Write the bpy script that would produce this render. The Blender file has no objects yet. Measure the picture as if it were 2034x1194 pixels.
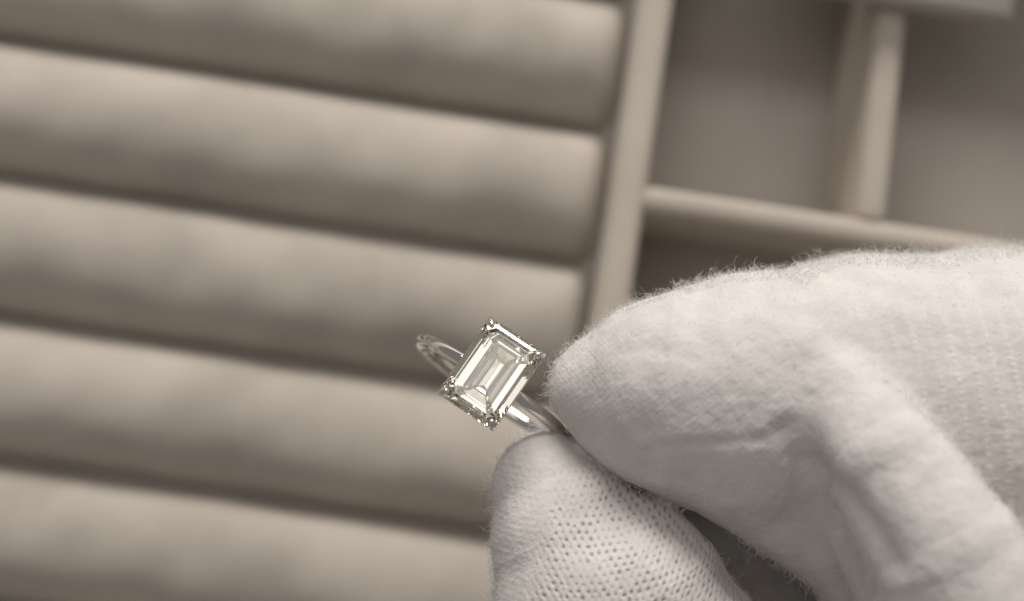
import bpy, bmesh, math, random
import numpy as np
from mathutils import Matrix, Vector, Euler

# ------------------------------------------------------------------ scene, camera, world, lamps (1 unit = 1 cm)
S = bpy.context.scene
S.unit_settings.system = 'METRIC'; S.unit_settings.scale_length = 0.01
COL = S.collection
random.seed(4); RNG = np.random.default_rng(4)

CAM_POS = Vector((-1.585, -4.22, 18.33)); CAM_ROT = (5.0, -1.83, 8.55)     # degrees
FPX, CX, CY = 2825.0, 1017.0, 597.0                                        # lens in picture units (2034 wide)
cam = bpy.data.cameras.new('camera'); camo = bpy.data.objects.new('camera', cam); COL.objects.link(camo)
camo.location = CAM_POS; camo.rotation_euler = Euler([math.radians(a) for a in CAM_ROT], 'XYZ')
cam.sensor_width = 36; cam.lens = 36 * FPX / 2034
cam.clip_start = 0.5; cam.clip_end = 500
cam.dof.use_dof = True; cam.dof.focus_distance = 13.2; cam.dof.aperture_fstop = 0.122
S.camera = camo
CAMM = Matrix.Translation(CAM_POS) @ camo.rotation_euler.to_matrix().to_4x4()
CM = np.array(CAMM.to_3x3()); CP = np.array(CAM_POS)

W = bpy.data.worlds.new('World'); S.world = W; W.use_nodes = True
bg = W.node_tree.nodes['Background']; bg.inputs[0].default_value = (1.0, 0.965, 0.93, 1); bg.inputs[1].default_value = 0.19

def area(name, loc, target, sx, sy, radiance, col):
    power = radiance * math.pi * sx * sy
    l = bpy.data.lights.new(name, 'AREA'); l.shape = 'RECTANGLE'; l.size = sx; l.size_y = sy; l.energy = power; l.color = col
    o = bpy.data.objects.new(name, l); COL.objects.link(o); o.location = loc
    o.rotation_euler = (Vector(target) - Vector(loc)).to_track_quat('-Z', 'Y').to_euler(); return o
WARM = (1.0, .968, .935)
area('front_lamp', (-5, 82, 38), (0, -2, 0), 70, 28, 14.9, WARM)
area('stone_fill_light', (-30, 27, 104), (0, -2, 2), 100, 80, 1.06, WARM)  # added unseen area light, aimed so the stone's facets return it brightly
area('sparkle_light', (95, 6, 46), (0, -2, 2), 8, 46, 3.0, WARM)  # added unseen low strip, only for sparkle in the stone

S.view_settings.view_transform = 'Standard'; S.view_settings.look = 'None'
S.view_settings.exposure = 0; S.view_settings.gamma = 1
S.cycles.max_bounces = 24; S.cycles.transmission_bounces = 24; S.cycles.glossy_bounces = 12; S.cycles.diffuse_bounces = 5
S.cycles.use_denoising = True; S.cycles.sample_clamp_indirect = 6

# ------------------------------------------------------------------ helpers
def link(name, me, mat, parent=None, smooth=True):
    o = bpy.data.objects.new(name, me); COL.objects.link(o)
    if mat: me.materials.append(mat)
    if parent: o.parent = parent
    if smooth: me.shade_smooth()
    return o
def empty(name, label, cat, loc=(0, 0, 0)):
    o = bpy.data.objects.new(name, None); COL.objects.link(o); o.location = loc; o.empty_display_size = .2
    o['label'] = label; o['category'] = cat; return o
def from_np(name, V, F):
    me = bpy.data.meshes.new(name); me.from_pydata([tuple(v) for v in V], [], [tuple(f) for f in F]); me.update(); return me
def ray_to_z(px, py, z):
    d = CM @ np.array([(px - CX) / FPX, -(py - CY) / FPX, -1.0]); t = (z - CP[2]) / d[2]; return CP + d * t

def nodes(m):
    m.use_nodes = True; n = m.node_tree; return n, n.nodes['Principled BSDF']
def velvet(name, dark, light, scale=0.5, sheen=0.35):
    m = bpy.data.materials.new(name); n, p = nodes(m); N = n.nodes; L = n.links
    tc = N.new('ShaderNodeTexCoord'); 
    mp = N.new('ShaderNodeMapping'); mp.inputs['Scale'].default_value = (1.3, 1.0, 1.0); L.new(tc.outputs['Object'], mp.inputs[0])
    oi = N.new('ShaderNodeObjectInfo')
    a = N.new('ShaderNodeTexNoise'); a.noise_dimensions = '4D'; a.inputs['Scale'].default_value = scale; a.inputs['Detail'].default_value = 5; a.inputs['Roughness'].default_value = .55
    L.new(mp.outputs[0], a.inputs['Vector'])
    mu = N.new('ShaderNodeMath'); mu.operation = 'MULTIPLY'; mu.inputs[1].default_value = 37; L.new(oi.outputs['Random'], mu.inputs[0]); L.new(mu.outputs[0], a.inputs['W'])
    r = N.new('ShaderNodeValToRGB'); r.color_ramp.elements[0].position = .33; r.color_ramp.elements[1].position = .62
    r.color_ramp.elements[0].color = (*dark, 1); r.color_ramp.elements[1].color = (*light, 1); L.new(a.outputs['Fac'], r.inputs[0])
    L.new(r.outputs[0], p.inputs['Base Color'])
    p.inputs['Roughness'].default_value = 1; p.inputs['Specular IOR Level'].default_value = .1
    p.inputs['Sheen Weight'].default_value = sheen; p.inputs['Sheen Roughness'].default_value = .5; p.inputs['Sheen Tint'].default_value = (.9, .83, .75, 1)
    b = N.new('ShaderNodeTexNoise'); b.inputs['Scale'].default_value = 60; b.inputs['Detail'].default_value = 3; L.new(tc.outputs['Object'], b.inputs['Vector'])
    bu = N.new('ShaderNodeBump'); bu.inputs['Strength'].default_value = .35; bu.inputs['Distance'].default_value = .02; L.new(b.outputs['Fac'], bu.inputs['Height']); L.new(bu.outputs[0], p.inputs['Normal'])
    return m
M_ROLL = velvet('roll_velvet', (.375, .333, .29), (.475, .422, .366))
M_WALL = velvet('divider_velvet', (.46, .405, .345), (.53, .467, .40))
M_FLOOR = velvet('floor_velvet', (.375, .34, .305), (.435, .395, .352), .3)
M_PAD = velvet('pad_velvet', (.27, .245, .225), (.31, .285, .26), .3)

# ------------------------------------------------------------------ tray
PITCH = 1.85
tray = empty('jewelry_tray', 'grey beige velvet ring tray with padded rolls and open compartments, behind the ring', 'jewelry tray', (0, 0, -2.6))
T0 = Vector((0, 0, -2.6))
def part(name, bm, mat, smooth=True):
    me = bpy.data.meshes.new(name); bmesh.ops.translate(bm, verts=bm.verts, vec=-T0)
    bmesh.ops.recalc_face_normals(bm, faces=bm.faces); bm.to_mesh(me); bm.free()
    return link(name, me, mat, tray, smooth)
def bar(x0, x1, y0, y1, z0, z1, r=.15, seg=4):
    bm = bmesh.new(); bmesh.ops.create_cube(bm, size=1)
    bmesh.ops.scale(bm, verts=bm.verts, vec=(x1 - x0, y1 - y0, z1 - z0)); bmesh.ops.translate(bm, verts=bm.verts, vec=((x0 + x1) / 2, (y0 + y1) / 2, (z0 + z1) / 2))
    bmesh.ops.bevel(bm, geom=list(bm.edges), offset=r, segments=seg, affect='EDGES', profile=.5); return bm
XL, XR0, XR1 = -13.0, -.29, 9.5
def roll_mesh(seed):
    rg = np.random.default_rng(seed); ph = rg.uniform(0, 6.28, 6)
    nx, na = 90, 28; V = []; hw = PITCH / 2 - .012; H = .90
    for i in range(nx + 1):
        x = XL + (XR0 - XL) * (i / nx)
        e = min(x - XL, XR0 - x) / .42; e = min(1, e); k = math.sqrt(max(0, 1 - (1 - e) ** 2)); k = .5 + .5 * k if e < 1 else 1
        for j in range(na + 1):
            a = math.pi * j / na; c, s = math.cos(a), math.sin(a)
            y = hw * (abs(c) ** .96) * (1 if c > 0 else -1); z = H * (s ** .94)
            w = .018 * math.sin(1.1 * x + ph[0] + 2 * a) + .012 * math.sin(2.7 * x + ph[1] - 3 * a) + .008 * math.sin(5 * x + ph[2] + 4 * a)
            V.append((x, y * (.97 + .03 * k), (z + w * s) * k))
    F = []
    for i in range(nx):
        for j in range(na):
            q = i * (na + 1) + j; F.append((q, q + 1, q + na + 2, q + na + 1))
    V2 = len(V); V.append((XL, 0, 0)); V.append((XR0, 0, 0))
    for j in range(na): F.append((V2, j + 1, j)); q = nx * (na + 1); F.append((V2 + 1, q + j, q + j + 1))
    F.append(tuple(i * (na + 1) for i in range(nx + 1)) + tuple(i * (na + 1) + na for i in range(nx, -1, -1)))
    return from_np('ring_roll', V, F)
for k in range(-2, 7):
    o = link('ring_roll', roll_mesh(10 + k), M_ROLL, tray); o.location = Vector((0, -(k - .5) * PITCH - .015, -1.05)) - T0
ZF = -2.2
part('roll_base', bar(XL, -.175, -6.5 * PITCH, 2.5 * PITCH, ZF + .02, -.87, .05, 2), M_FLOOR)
YT, YB = 4.65, -12.05
part('divider', bar(-.165, .285, YB, YT, ZF - .05, 0, .17), M_WALL)
pa, pb = ray_to_z(1733, 413, 0), ray_to_z(1774, 35, 0)
ph0 = ray_to_z(1290, 394, 0); ph1 = ray_to_z(1600, 440, 0)
yh = (ph0[1] + ph1[1]) / 2
part('divider', bar(.24, XR1, yh - .17, yh + .17, ZF - .05, -.02, .13), M_WALL)
dv = part('divider', bar(-.2, .2, 0, YT - yh - .1, ZF + .02, -.005, .15), M_WALL)
ang = math.atan2(pb[0] - pa[0], pb[1] - pa[1]) * -1
dv.location = Vector((pa[0] - math.tan(-ang) * (pa[1] - yh), yh + .12, 0)); dv.rotation_euler = (0, 0, ang)
dv.location = Vector((0, 0, 0)) + dv.location
part('divider', bar(5.6, 5.95, YB, yh - .15, ZF - .05, -.012, .14), M_WALL)
part('divider', bar(.24, XR1, -7.3, -6.95, ZF - .05, -.03, .14), M_WALL)
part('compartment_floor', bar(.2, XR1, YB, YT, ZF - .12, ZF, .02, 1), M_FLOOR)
part('rim', bar(XL - .5, XR1 + .5, YT - .05, YT + .5, ZF - .1, .03, .17), M_WALL)
part('rim', bar(XL - .5, XR1 + .5, YB - .5, YB + .05, ZF - .1, .03, .17), M_WALL)
part('rim', bar(XL - .5, XL + .02, YB + .05, YT - .05, ZF - .1, .028, .17), M_WALL)
part('rim', bar(XR1 - .02, XR1 + .5, YB + .05, YT - .05, ZF - .1, .028, .17), M_WALL)

pc = ray_to_z(2012, 40, .3); pl = ray_to_z(1735, -4, .3)
bm = bar(0, 3.4, 0, 2.2, 0, .32, .13, 4)
me = bpy.data.meshes.new('display_pad'); bm.to_mesh(me); bm.free()
pad = link('display_pad', me, M_PAD); pad.rotation_euler = (0, 0, math.radians(-1.0))
pad.location = (pc[0] - 3.4, pc[1] + .0, .035)
pad['label'] = 'pale grey rounded pad cut off by the top right edge, lying across the tray dividers'; pad['category'] = 'display pad'

bm = bar(-60, 60, -45, 60, -5.2, ZF - .12, .2, 2); me = bpy.data.meshes.new('counter'); bm.to_mesh(me); bm.free()
M_C = bpy.data.materials.new('counter_laminate'); n, p = nodes(M_C)
nz = n.nodes.new('ShaderNodeTexNoise'); nz.inputs['Scale'].default_value = .4; rp = n.nodes.new('ShaderNodeValToRGB')
rp.color_ramp.elements[0].color = (.5, .47, .43, 1); rp.color_ramp.elements[1].color = (.6, .57, .53, 1)
n.links.new(nz.outputs['Fac'], rp.inputs[0]); n.links.new(rp.outputs[0], p.inputs['Base Color']); p.inputs['Roughness'].default_value = .5
ct = link('counter', me, M_C); ct['kind'] = 'structure'

# ------------------------------------------------------------------ ring (modelled in millimetres in its own frame, z = out of the stone)
M_METAL = bpy.data.materials.new('white_gold'); n, p = nodes(M_METAL)
p.inputs['Metallic'].default_value = 1; p.inputs['Base Color'].default_value = (.80, .775, .745, 1); p.inputs['Roughness'].default_value = .09
nz = n.nodes.new('ShaderNodeTexNoise'); nz.inputs['Scale'].default_value = 30; nz.inputs['Detail'].default_value = 4
mr = n.nodes.new('ShaderNodeMapRange'); mr.inputs['To Min'].default_value = .03; mr.inputs['To Max'].default_value = .09
n.links.new(nz.outputs['Fac'], mr.inputs['Value']); n.links.new(mr.outputs[0], p.inputs['Roughness'])
M_STONE = bpy.data.materials.new('clear_gemstone'); n, p = nodes(M_STONE)
n.nodes.remove(p); g = n.nodes.new('ShaderNodeBsdfGlass'); g.inputs['IOR'].default_value = 2.42; g.inputs['Roughness'].default_value = 0.0
g.inputs['Color'].default_value = (1.0, .990, .962, 1); n.links.new(g.outputs[0], n.nodes['Material Output'].inputs[0])

e_px, f_px = np.array([.822, -.569, 0]), np.array([-.569, -.822, 0])          # camera frame: x right, y up, z to camera
def unit(v): v = np.array(v, float); return v / np.linalg.norm(v)
TE, TF = math.tan(math.radians(8.0)), math.tan(math.radians(9.2))
nrm = unit(np.array([0, 0, 1]) - TE * e_px - TF * f_px)
sh = unit(e_px - nrm * np.dot(e_px, nrm)); lg = np.cross(nrm, sh)          # short axis, long axis (up right)
def cpt(px, py, w):                                                        # point in camera frame, mm; w = towards the camera from the focus plane
    d = 130.0 - w; return np.array([(px - CX) / FPX * d, -(py - CY) / FPX * d, -d])
ctr = cpt(977, 742, 0)
RW = Matrix(((*(CM @ lg),), (*(CM @ sh),), (*(CM @ nrm),))).transposed().to_4x4()
ring = empty('diamond_ring', 'silvery solitaire ring with a clear step cut rectangular stone, pinched between gloved fingertips', 'ring')
ring.matrix_world = Matrix.Translation(Vector(CP + CM @ ctr / 10)) @ RW @ Matrix.Scale(.1, 4)
# local: x = long, y = short (band direction), z = normal, in mm
HL, HW, CC = 4.30, 3.13, .74
def octa(ins, z):
    k = ins / HW; hl, hw, c = HL - ins, HW - ins, CC * (1 - k)
    return [(hl - c, hw, z), (-hl + c, hw, z), (-hl, hw - c, z), (-hl, -hw + c, z), (-hl + c, -hw, z), (hl - c, -hw, z), (hl, -hw + c, z), (hl, hw - c, z)]
prof = [(.90, .62), (.60, .50), (.30, .31), (0, .06), (0, -.06), (.66, -.98), (1.55, -1.84), (HW - .004, -2.72)]
bm = bmesh.new(); loops = [[bm.verts.new(v) for v in octa(*p_)] for p_ in prof]
bm.faces.new(loops[0])
for a, b in zip(loops, loops[1:]):
    for i in range(8): bm.faces.new((a[i], b[i], b[(i + 1) % 8], a[(i + 1) % 8]))
bm.faces.new(list(reversed(loops[-1])))
bmesh.ops.remove_doubles(bm, verts=bm.verts, dist=.02); bmesh.ops.dissolve_degenerate(bm, edges=bm.edges, dist=.001)
bmesh.ops.recalc_face_normals(bm, faces=bm.faces)
me = bpy.data.meshes.new('stone'); bm.to_mesh(me); bm.free(); link('stone', me, M_STONE, ring, False)

def tube(name, pts, rad, closed=False, seg=14, flat=None, parent=ring, mat=M_METAL, cap=True):
    pts = np.array(pts, float); n = len(pts); rad = np.ones(n) * rad
    T = np.roll(pts, -1, 0) - np.roll(pts, 1, 0)
    if not closed: T[0] = pts[1] - pts[0]; T[-1] = pts[-1] - pts[-2]
    T /= np.linalg.norm(T, axis=1)[:, None]
    u = np.cross(T[0], [0, 0, 1.0]);
    if np.linalg.norm(u) < .1: u = np.cross(T[0], [0, 1.0, 0])
    V = []; F = []
    for i in range(n):
        u = u - T[i] * np.dot(u, T[i]); u /= np.linalg.norm(u); v = np.cross(T[i], u)
        for j in range(seg):
            a = 2 * math.pi * j / seg; V.append(pts[i] + rad[i] * (math.cos(a) * u + math.sin(a) * v))
    for i in range(n if closed else n - 1):
        for j in range(seg):
            a, b = i * seg + j, i * seg + (j + 1) % seg; c, d = ((i + 1) % n) * seg + (j + 1) % seg, ((i + 1) % n) * seg + j
            F.append((a, b, c, d))
    if not closed: F.append(tuple(range(seg))[::-1]); F.append(tuple((n - 1) * seg + j for j in range(seg)))
    return link(name, from_np(name, V, F), mat, parent)
def spline(P, n):
    P = [np.array(p, float) for p in P]; P = [2 * P[0] - P[1]] + P + [2 * P[-1] - P[-2]]; out = []
    for i in range(1, len(P) - 2):
        for t in np.linspace(0, 1, n, endpoint=False):
            a, b, c, d = P[i - 1:i + 3]
            out.append(.5 * ((2 * b) + (c - a) * t + (2 * a - 5 * b + 4 * c - d) * t * t + (3 * b - a - 3 * c + d) * t ** 3))
    out.append(P[-2]); return np.array(out)
RO, BT, BW = 9.75, 1.35, 1.36                                             # outer radius, thickness, width of the band
ZC = -2.9 - RO
V = []; F = []; NA = 128
sec = [(BW / 2 * math.copysign(abs(math.cos(a)) ** .95, math.cos(a)), (BT / 2) * math.copysign(abs(math.sin(a)) ** .95, math.sin(a)) * (1.0 if math.sin(a) > 0 else .8)) for a in np.linspace(0, 2 * math.pi, 20, endpoint=False)]
for i in range(NA):
    a = 2 * math.pi * i / NA; t = abs(((a - math.pi / 2 + math.pi) % (2 * math.pi)) - math.pi) / math.pi
    k = .86 + .14 * min(1, t * 3)
    for (sx, sr) in sec:
        r = RO - BT / 2 + sr; V.append((sx * k, r * math.cos(a), ZC + r * math.sin(a)))
ns = len(sec)
for i in range(NA):
    for j in range(ns): F.append((i * ns + j, i * ns + (j + 1) % ns, ((i + 1) % NA) * ns + (j + 1) % ns, ((i + 1) % NA) * ns + j))
link('band', from_np('band', V, F), M_METAL, ring)
for sx in (1, -1):
    for sy in (1, -1):
        gx, gy = HL - CC / 2, HW - CC / 2; dx, dy = sx * .7071, sy * .7071
        P_ = [(sx * 1.5, sy * .9, -3.4), (sx * (gx - .8), sy * (gy - .8), -1.8), (sx * gx + dx * .05, sy * gy + dy * .05, -.4), (sx * gx + dx * .08, sy * gy + dy * .08, .02),
              (sx * gx - dx * .12, sy * gy - dy * .12, .24), (sx * gx - dx * .36, sy * gy - dy * .36, .38), (sx * gx - dx * .55, sy * gy - dy * .55, .47)]
        q = spline(P_, 6); r = np.interp(np.linspace(0, 1, len(q)), [0, .4, .7, .9, 1], [.38, .31, .28, .24, .12])
        tube('prong', q, r)
def rrect(hl, hw, c, z, n=6):
    out = []
    for cxs, cys, a0 in ((1, 1, 0), (-1, 1, 90), (-1, -1, 180), (1, -1, 270)):
        for t in np.linspace(0, 90, n): a = math.radians(a0 + t); out.append((cxs * (hl - c) + c * math.cos(a), cys * (hw - c) + c * math.sin(a), z))
    return out
tube('gallery_rail', rrect(HL - 1.15, HW - 1.1, .6, -1.85), .30, True)

# ------------------------------------------------------------------ gloved hand: one smooth-union field, polygonised, refined and displaced (camera-aligned modelling frame, mm)
def pr(px, py, w, rpx): d = 130.0 - w; return (*cpt(px, py, w), rpx / FPX * d)
THUMB = [pr(1082, 962, -6, 104), pr(1128, 1060, -5, 152), pr(1212, 1200, -4.5, 232), pr(1290, 1400, -5, 290), pr(1370, 1640, -8, 330)]
INDEX = [pr(1184, 770, -4.5, 94), pr(1330, 780, -3.5, 192), pr(1500, 793, -5, 246), pr(1720, 828, -10, 318), pr(2000, 868, -13, 370), pr(2300, 930, -14, 395), pr(2600, 1000, -15, 420)]
LOBE = [pr(1200, 845, -4, 56), pr(1320, 895, -3, 70), pr(1440, 938, -3.5, 88), pr(1550, 995, -5, 106), pr(1690, 1080, -7, 114), pr(1850, 1260, -8, 130)]
RIDGE = [pr(1655, 785, 4, 86), pr(1760, 920, 7.5, 122), pr(1880, 1105, 9.5, 152), pr(1980, 1300, 9.5, 184), pr(2075, 1500, 7, 200)]
FOLD = [pr(1620, 950, -.5, 38), pr(1700, 1060, .5, 56), pr(1800, 1225, 1, 78), pr(1890, 1450, 0, 100)]
PALM = [pr(1330, 1010, -45, 110), pr(1480, 1200, -44, 210), pr(1560, 1500, -20, 260), pr(2100, 1600, -20, 330)]
WEB = [pr(1300, 985, -12, 60), pr(1385, 1045, -18, 90), pr(1470, 1130, -26, 120), pr(1560, 1250, -32, 160)]
MIDDLE = [pr(1290, 815, -22, 110), pr(1450, 840, -24, 190), pr(1750, 890, -28, 270), pr(2150, 960, -30, 330), pr(2600, 1050, -30, 380)]
def chain(Q, C, k=0.0):
    D = None
    for a, b in zip(C, C[1:]):
        a_, b_ = np.array(a[:3], np.float32), np.array(b[:3], np.float32); ab = b_ - a_
        t = np.clip(((Q - a_) @ ab) / float(ab @ ab), 0, 1)
        d = np.linalg.norm(Q - a_ - t[..., None] * ab, axis=-1) - (a[3] + (b[3] - a[3]) * t)
        D = d if D is None else (np.minimum(D, d) if k <= 0 else smin(D, d, k))
    return D
def smin(a, b, k): h = np.clip(.5 + .5 * (b - a) / k, 0, 1); return b + (a - b) * h - k * h * (1 - h)
def hashn(I, s):
    h = (I[..., 0] * 374761393 + I[..., 1] * 668265263 + I[..., 2] * 2147483647 + s * 974634777) & 0x7fffffff
    h = ((h ^ (h >> 13)) * 1274126177) & 0x7fffffff; h = h ^ (h >> 16); return (h & 0xffff) / 32767.5 - 1
NR = np.array(Euler((.7, .5, .9)).to_matrix())
def noise(Q, sc, s=0):
    q = (Q @ NR) / sc; I = np.floor(q).astype(np.int64); f = q - I; u = f * f * (3 - 2 * f); out = 0
    for dx in (0, 1):
        for dy in (0, 1):
            for dz in (0, 1):
                w = (u[..., 0] if dx else 1 - u[..., 0]) * (u[..., 1] if dy else 1 - u[..., 1]) * (u[..., 2] if dz else 1 - u[..., 2])
                out = out + w * hashn(I + np.array([dx, dy, dz]), s)
    return out
def sdf(Q):
    Q = np.asarray(Q, np.float32)
    idx = chain(Q, INDEX, 2.0)
    idx = smin(idx, chain(Q, LOBE), 1.6)
    idx = smin(idx, smin(chain(Q, RIDGE), chain(Q, FOLD), 1.2), 1.6)
    d = smin(idx, chain(Q, THUMB, 1.0), .72)
    return smin(smin(d, smin(chain(Q, PALM), chain(Q, WEB), 2.0), 1.0), chain(Q, MIDDLE), .8)
def grad(Q, e=.06):
    g = np.stack([sdf(Q + np.array(v, np.float32) * e) - sdf(Q - np.array(v, np.float32) * e) for v in ((1, 0, 0), (0, 1, 0), (0, 0, 1))], -1)
    return g / np.maximum(np.linalg.norm(g, axis=-1, keepdims=True), 1e-6)

lo = np.array([-5.0, -44.0, -184.0]); hi = np.array([66.0, 7.0, -112.0]); h = .42
dims = np.ceil((hi - lo) / h).astype(int)
F3 = np.empty(dims, np.float32)
ys, zs = lo[1] + h * np.arange(dims[1]), lo[2] + h * np.arange(dims[2])
for i in range(0, dims[0], 24):
    xs = lo[0] + h * np.arange(i, min(i + 24, dims[0]))
    F3[i:i + len(xs)] = sdf(np.stack(np.meshgrid(xs, ys, zs, indexing='ij'), -1))
for ax in range(3):
    sl = [slice(None)] * 3
    for e_ in (0, -1): sl[ax] = e_; F3[tuple(sl)] = np.maximum(F3[tuple(sl)], .5 * h)
def nets(F, h, lo):
    n = np.array(F.shape); S_ = F < 0
    acc = np.zeros((*(n - 1), 3), np.float32); cnt = np.zeros(tuple(n - 1), np.float32)
    cor = [(a, b, c) for a in (0, 1) for b in (0, 1) for c in (0, 1)]
    cut = lambda A, o: A[o[0]:o[0] + n[0] - 1, o[1]:o[1] + n[1] - 1, o[2]:o[2] + n[2] - 1]
    for a in cor:
        for ax in range(3):
            if a[ax] == 0:
                b = list(a); b[ax] = 1; fa, fb = cut(F, a), cut(F, b); m = (fa < 0) != (fb < 0)
                t = np.where(m, fa / np.where(m, fa - fb, 1), 0)
                for k in range(3): acc[..., k] += np.where(m, a[k] + (t if k == ax else 0), 0)
                cnt += m
    act = cnt > 0; ids = -np.ones(tuple(n - 1), np.int64); ids[act] = np.arange(act.sum())
    I = np.argwhere(act); V = lo + h * (I + acc[act] / cnt[act][:, None]); Q = []
    for ax in range(3):
        o1, o2 = [k for k in range(3) if k != ax]
        if ax == 1: o1, o2 = o2, o1
        sa = [slice(1, -1)] * 3; sb = [slice(1, -1)] * 3; sa[ax] = slice(0, -1); sb[ax] = slice(1, None)
        A, B = S_[tuple(sa)], S_[tuple(sb)]; E = np.argwhere(A != B)
        P = E + 1; P[:, ax] -= 1; up = A[tuple(E.T)]
        def c(d1, d2): R = P.copy(); R[:, o1] += d1; R[:, o2] += d2; return ids[tuple(R.T)]
        q = np.stack([c(-1, -1), c(0, -1), c(0, 0), c(-1, 0)], 1); q[~up] = q[~up][:, ::-1]; Q.append(q)
    return V, np.concatenate(Q)
V, Q = nets(F3, h, lo)
inner = lambda V: ((V > lo + 1.2 * h) & (V < hi - 1.2 * h)).all(1)
def project(V, it=3):
    m = inner(V); X = V[m].astype(np.float32)
    for _ in range(it): X = X - np.clip(sdf(X), -.3, .3)[:, None] * grad(X)
    V = V.copy(); V[m] = X; return V
V = project(V)
me = from_np('glove', V, Q); bm = bmesh.new(); bm.from_mesh(me)
def scr(V): d = -V[:, 2]; return V[:, 0] / d * FPX + CX, -V[:, 1] / d * FPX + CY
def refine(bm, test):
    bm.normal_update(); fc = np.array([f.calc_center_median() for f in bm.faces]); fn = np.array([f.normal for f in bm.faces])
    x, y = scr(fc); vd = -fc / np.linalg.norm(fc, axis=1)[:, None]; fac = (fn * vd).sum(1)
    m = test(x, y, fac, fc)
    es = {e for f, k in zip(bm.faces, m) if k and len(f.verts) == 4 for e in f.edges}
    bmesh.ops.subdivide_edges(bm, edges=list(es), cuts=1, use_grid_fill=True)
refine(bm, lambda x, y, f, c: (f > -.35) & (x < 2130) & (y < 1280))
refine(bm, lambda x, y, f, c: (f > -.15) & (x < 2060) & (y < 1220))
dt = lambda c: chain(c.astype(np.float32), THUMB, 1.0)
refine(bm, lambda x, y, f, c: (f > 0.0) & (x < 1500) & (y < 1215) & (np.abs(dt(c)) < .25) & (x > 960))
bm.verts.ensure_lookup_table()
V = np.array([v.co for v in bm.verts]); V = project(V, 2)
G = grad(V.astype(np.float32), .45)
X, Y = V[:, 0], V[:, 1]; sx, sy = scr(V)
sstep = lambda a, b, x: (lambda t: t * t * (3 - 2 * t))(np.clip((x - a) / (b - a), 0, 1))
bump = lambda x, c, w: np.exp(-((x - c) / w) ** 2)
D = .19 * noise(V, 4.2, 1) + .07 * noise(V, 1.9, 2) + .036 * noise(V, .8, 3) + .022 * noise(V, .36, 4)
skin_crease = np.zeros(len(V))
# knit of the thumb: staggered stitch holes in rows
th = np.clip(1 - np.abs(dt(V)) / .3, 0, 1)
wx = X + .10 * noise(V, 1.6, 7) + .05 * noise(V, .7, 8); wy = Y + .10 * noise(V, 1.8, 9) + .05 * noise(V, .7, 10) - .10 * X - .012 * (X - 7) ** 2
row = wy / .60; ir = np.floor(row); fy = row - ir - .5
colm = wx / .70 + .5 * (ir % 2); ic = np.floor(colm); fx = colm - ic - .5
IJ = np.stack([ir, ic, ic * 0], -1).astype(np.int64)
hs = .72 + .34 * hashn(IJ, 5); jx, jy = .10 * hashn(IJ, 6), .10 * hashn(IJ, 12)
hole = np.exp(-((fx - jx) / .23) ** 2 - ((fy - jy) / .25) ** 2) * np.clip(hs, 0, 1)
stretch = th * sstep(1060, 1150, sx + .25 * (sy - 1000)) * sstep(880, 960, sy + 30 * noise(V, 2.2, 11)) * (.55 + .45 * sstep(-.5, .1, noise(V, 3.1, 13)))
D += stretch * (-.26 * hole) + th * .028 * np.cos(2 * np.pi * fy) * np.cos(np.pi * fx) * (.35 + .65 * stretch)
skin_crease += stretch * np.clip(hole * 1.0 - .1, 0, .62)
# ribbed knit of the back of the hand
rib = sstep(1660, 1800, sx - .45 * np.maximum(sy - 650, 0) + 20 * noise(V, 3, 15)) * sstep(560, 680, sy) * np.clip(1 - np.abs(chain(V.astype(np.float32), INDEX, 2.0)) / .8, 0, 1)
rx = (X + .09 * Y + .010 * (Y + 8) ** 2 * 0 + .10 * noise(V, 2.4, 16)) / 1.72; fr = rx - np.floor(rx) - .5
ridge = np.exp(-(fr / .17) ** 2); yb = Y / .55 + .5 * np.floor(rx); bead = .5 + .5 * np.cos(2 * np.pi * yb)
D += rib * (.13 * ridge * (.78 + .22 * bead) + .014 * np.cos(2 * np.pi * Y / 1.3) * (1 - ridge))
skin_crease += rib * .11 * (1 - ridge)
# fine wales on the fingertip
idxm = np.clip(1 - np.abs(chain(V.astype(np.float32), INDEX, 2.0)) / .6, 0, 1) * (1 - rib)
D += idxm * .008 * np.cos(2 * np.pi * (Y + .25 * X + .1 * noise(V, 1.1, 20)) / .62) * np.cos(2 * np.pi * X / .62)
dI_ = np.abs(chain(V.astype(np.float32), INDEX, 2.0)); skin_crease += .5 * np.exp(-(np.maximum(dI_, np.abs(dt(V))) / .5) ** 2)  # reddish brown tint where thumb and index meet
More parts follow.
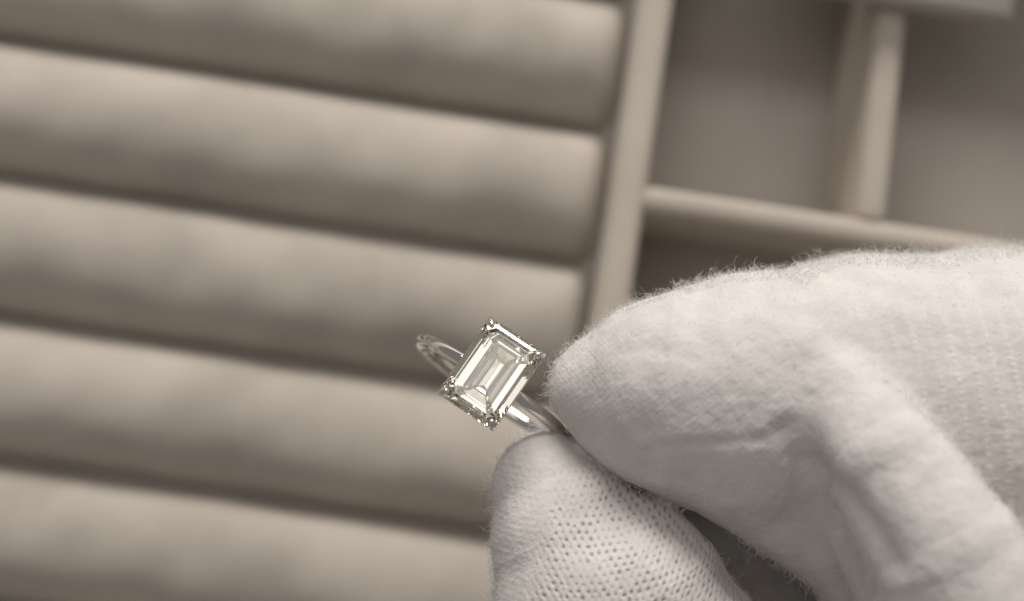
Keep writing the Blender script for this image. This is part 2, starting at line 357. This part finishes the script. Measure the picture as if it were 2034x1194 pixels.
# seam and fold grooves, walked on the surface
def hit(px, py):
    d = cpt(px, py, 0); d = d / np.linalg.norm(d); t = 108.0
    for _ in range(200):
        s = float(sdf((d * t)[None])[0]); t += .8 * s
        if abs(s) < .003: break
    return d * t
def groove(pts, width, depth, stitch=0, skinny=0):
    global D, skin_crease
    P = []
    for a, b in zip(pts, pts[1:]):
        for t in np.linspace(0, 1, 10, endpoint=False): P.append(hit(a[0] + (b[0] - a[0]) * t, a[1] + (b[1] - a[1]) * t))
    P = np.array(P); u = np.linspace(0, len(P) - 1, len(P) * 9); P = np.stack([np.interp(u, np.arange(len(P)), P[:, k]) for k in range(3)], 1); dm = np.full(len(V), 9.0); ix = np.zeros(len(V), int)
    near = np.where((V > P.min(0) - 3).all(1) & (V < P.max(0) + 3).all(1))[0]
    for s in range(0, len(near), 6000):
        q = near[s:s + 6000]; dd = np.linalg.norm(V[q][:, None] - P[None], axis=2); ix[q] = dd.argmin(1); dm[q] = dd.min(1)
    g = np.exp(-(dm / width) ** 2); f = ix / len(P); fade = np.clip(f / .15, 0, 1) * np.clip((1 - f) / .12, 0, 1)
    if stitch: fade = fade * (.7 + .3 * np.cos(2 * np.pi * f * stitch + 1.5 * np.sin(5 * f)))
    D = D - depth * g * fade + (depth * .2 if stitch else 0) * np.exp(-((dm - 2.0 * width) / width) ** 2) * fade; skin_crease = skin_crease + skinny * g * fade
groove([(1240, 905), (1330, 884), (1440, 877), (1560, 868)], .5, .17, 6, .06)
groove([(1540, 830), (1565, 872), (1592, 960), (1612, 1040), (1650, 1140)], 1.5, .45, 0, .0)
groove([(1575, 880), (1640, 945), (1700, 1005), (1750, 1080), (1800, 1170)], 1.5, .6, 0, .0)
groove([(1560, 870), (1590, 760), (1620, 690)], 1.6, .16)
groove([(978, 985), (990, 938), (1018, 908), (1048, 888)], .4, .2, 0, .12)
groove([(1200, 700), (1290, 690), (1400, 720)], .9, .12)
D *= .12 + .88 * sstep(.12, .9, np.maximum(dI_, np.abs(dt(V))))
V = V + G * (D * inner(V))[:, None]
bm.to_mesh(me)
toW = lambda V: CP + (V @ CM.T) / 10
WV = toW(V); me.vertices.foreach_set('co', WV.astype(np.float32).ravel())
at = me.attributes.new('skin_crease', 'FLOAT', 'POINT'); at.data.foreach_set('value', np.clip(skin_crease, 0, 1).astype(np.float32)); me.update()

M_GLOVE = bpy.data.materials.new('white_cotton_knit'); n, p = nodes(M_GLOVE); N = n.nodes; L = n.links
an = N.new('ShaderNodeAttribute'); an.attribute_name = 'skin_crease'
tc = N.new('ShaderNodeTexCoord'); nz = N.new('ShaderNodeTexNoise'); nz.inputs['Scale'].default_value = 3.0; nz.inputs['Detail'].default_value = 6; L.new(tc.outputs['Object'], nz.inputs['Vector'])
rp = N.new('ShaderNodeValToRGB'); rp.color_ramp.elements[0].position = .3; rp.color_ramp.elements[1].position = .7
rp.color_ramp.elements[0].color = (.58, .543, .516, 1); rp.color_ramp.elements[1].color = (.675, .636, .606, 1); L.new(nz.outputs['Fac'], rp.inputs[0])
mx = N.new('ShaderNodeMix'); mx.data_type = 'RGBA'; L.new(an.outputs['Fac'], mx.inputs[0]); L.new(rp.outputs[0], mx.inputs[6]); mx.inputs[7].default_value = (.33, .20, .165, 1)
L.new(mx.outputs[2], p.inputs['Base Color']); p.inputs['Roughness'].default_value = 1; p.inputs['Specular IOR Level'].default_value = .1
p.inputs['Sheen Weight'].default_value = .25; p.inputs['Sheen Roughness'].default_value = .6
n2 = N.new('ShaderNodeTexNoise'); n2.inputs['Scale'].default_value = 70; n2.inputs['Detail'].default_value = 4; L.new(tc.outputs['Object'], n2.inputs['Vector'])
bu = N.new('ShaderNodeBump'); bu.inputs['Strength'].default_value = .5; bu.inputs['Distance'].default_value = .012; L.new(n2.outputs['Fac'], bu.inputs['Height']); L.new(bu.outputs[0], p.inputs['Normal'])
hand = empty('gloved_hand', 'hand in a white knitted cotton glove, thumb and forefinger pinching the ring', 'gloved hand', tuple(toW(np.array([[40., -20., -140.]]))[0]))
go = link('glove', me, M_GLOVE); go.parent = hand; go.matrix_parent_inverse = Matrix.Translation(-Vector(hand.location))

# ------------------------------------------------------------------ fuzz: short curled cotton fibres standing off the glove
M_FUZZ = bpy.data.materials.new('cotton_fibre'); n, p = nodes(M_FUZZ)
tcf = n.nodes.new('ShaderNodeTexCoord'); nf = n.nodes.new('ShaderNodeTexNoise'); nf.inputs['Scale'].default_value = 8; n.links.new(tcf.outputs['Object'], nf.inputs['Vector'])
rf = n.nodes.new('ShaderNodeValToRGB'); rf.color_ramp.elements[0].color = (.74, .72, .69, 1); rf.color_ramp.elements[1].color = (.84, .82, .79, 1); n.links.new(nf.outputs['Fac'], rf.inputs[0]); n.links.new(rf.outputs[0], p.inputs['Base Color'])
p.inputs['Roughness'].default_value = 1; p.inputs['Specular IOR Level'].default_value = .1
fc = np.empty((len(bm.faces), 3)); fa = np.empty(len(bm.faces)); fi = []
for i, f in enumerate(bm.faces): fi.append(f.verts[RNG.integers(len(f.verts))].index); fa[i] = f.calc_area()
fi = np.array(fi); fn = G[fi]; fp = V[fi]; x, y = sx[fi], sy[fi]
vd = -fp / np.linalg.norm(fp, axis=1)[:, None]; fac = (fn * vd).sum(1)
cre = np.maximum(np.abs(chain(fp.astype(np.float32), INDEX, 2.0)), np.abs(dt(fp)))
opn = sdf(fp + 1.6 * fn) / 1.6
wgt = fa * sstep(.5, 1.6, cre) * sstep(.55, .9, opn) * ((fac > -.3) & (x < 2080) & (y < 1240)) * (1 - .88 * np.minimum(1, stretch[fi] * 1.6)) * np.where(np.abs(fac) < .35, 7.0, 1.0)
bm.free()
NF = 42000; pick = RNG.choice(len(fi), NF, p=wgt / wgt.sum())
root = fp[pick] + RNG.normal(0, .06, (NF, 3)); nn = fn[pick]
root -= nn * .05
tan = RNG.normal(size=(NF, 3)); tan -= nn * (tan * nn).sum(1, keepdims=True); tan /= np.linalg.norm(tan, axis=1, keepdims=True)
ln = RNG.gamma(3.0, .2, NF) * (.6 + .95 * (np.abs(fac[pick]) < .35)); ln = np.clip(ln, .15, 2.4)
lift = RNG.uniform(.12, .85, NF)[:, None]; d = nn * lift + tan * (1 - lift * .6); d /= np.linalg.norm(d, axis=1, keepdims=True)
K = 8; pts = [root]; curl = RNG.normal(size=(NF, 3)); curl /= np.linalg.norm(curl, axis=1, keepdims=True); rate = RNG.uniform(.2, 1.25, NF)[:, None]
for k in range(K - 1):
    d = d + np.cross(curl, d) * rate + RNG.normal(0, .16, (NF, 3)) - nn * .05; d /= np.linalg.norm(d, axis=1, keepdims=True); pts.append(pts[-1] + d * (ln / (K - 1))[:, None])
pts = np.stack(pts, 1)
T = np.gradient(pts, axis=1); T /= np.linalg.norm(T, axis=2, keepdims=True); A = np.cross(T, curl[:, None] + .01); A /= np.maximum(np.linalg.norm(A, axis=2, keepdims=True), 1e-6); B = np.cross(T, A)
rad = (RNG.uniform(.011, .020, NF)[:, None, None] * np.linspace(1, .5, K)[None, :, None])
TV = np.stack([pts + rad * (math.cos(a) * A + math.sin(a) * B) for a in (0, 2.0944, 4.18879)], 2)     # NF,K,3,3
base = (np.arange(NF) * K * 3)[:, None, None]; kk = (np.arange(K - 1) * 3)[None, :, None]; jj = np.arange(3)[None, None, :]; j2 = (jj + 1) % 3
FQ = np.stack([base + kk + jj, base + kk + j2, base + kk + 3 + j2, base + kk + 3 + jj], -1).reshape(-1, 4)
fm = bpy.data.meshes.new('fuzz'); vv = toW(TV.reshape(-1, 3)).astype(np.float32)
fm.vertices.add(len(vv)); fm.vertices.foreach_set('co', vv.ravel()); fm.loops.add(FQ.size); fm.loops.foreach_set('vertex_index', FQ.astype(np.int32).ravel())
fm.polygons.add(len(FQ)); fm.polygons.foreach_set('loop_start', np.arange(0, FQ.size, 4, dtype=np.int32)); fm.update(calc_edges=True)
fo = link('fuzz', fm, M_FUZZ); fo['kind'] = 'stuff'; fo.parent = hand; fo.matrix_parent_inverse = Matrix.Translation(-Vector(hand.location))
print('glove verts', len(V), 'faces', len(me.polygons), 'fuzz', len(FQ))
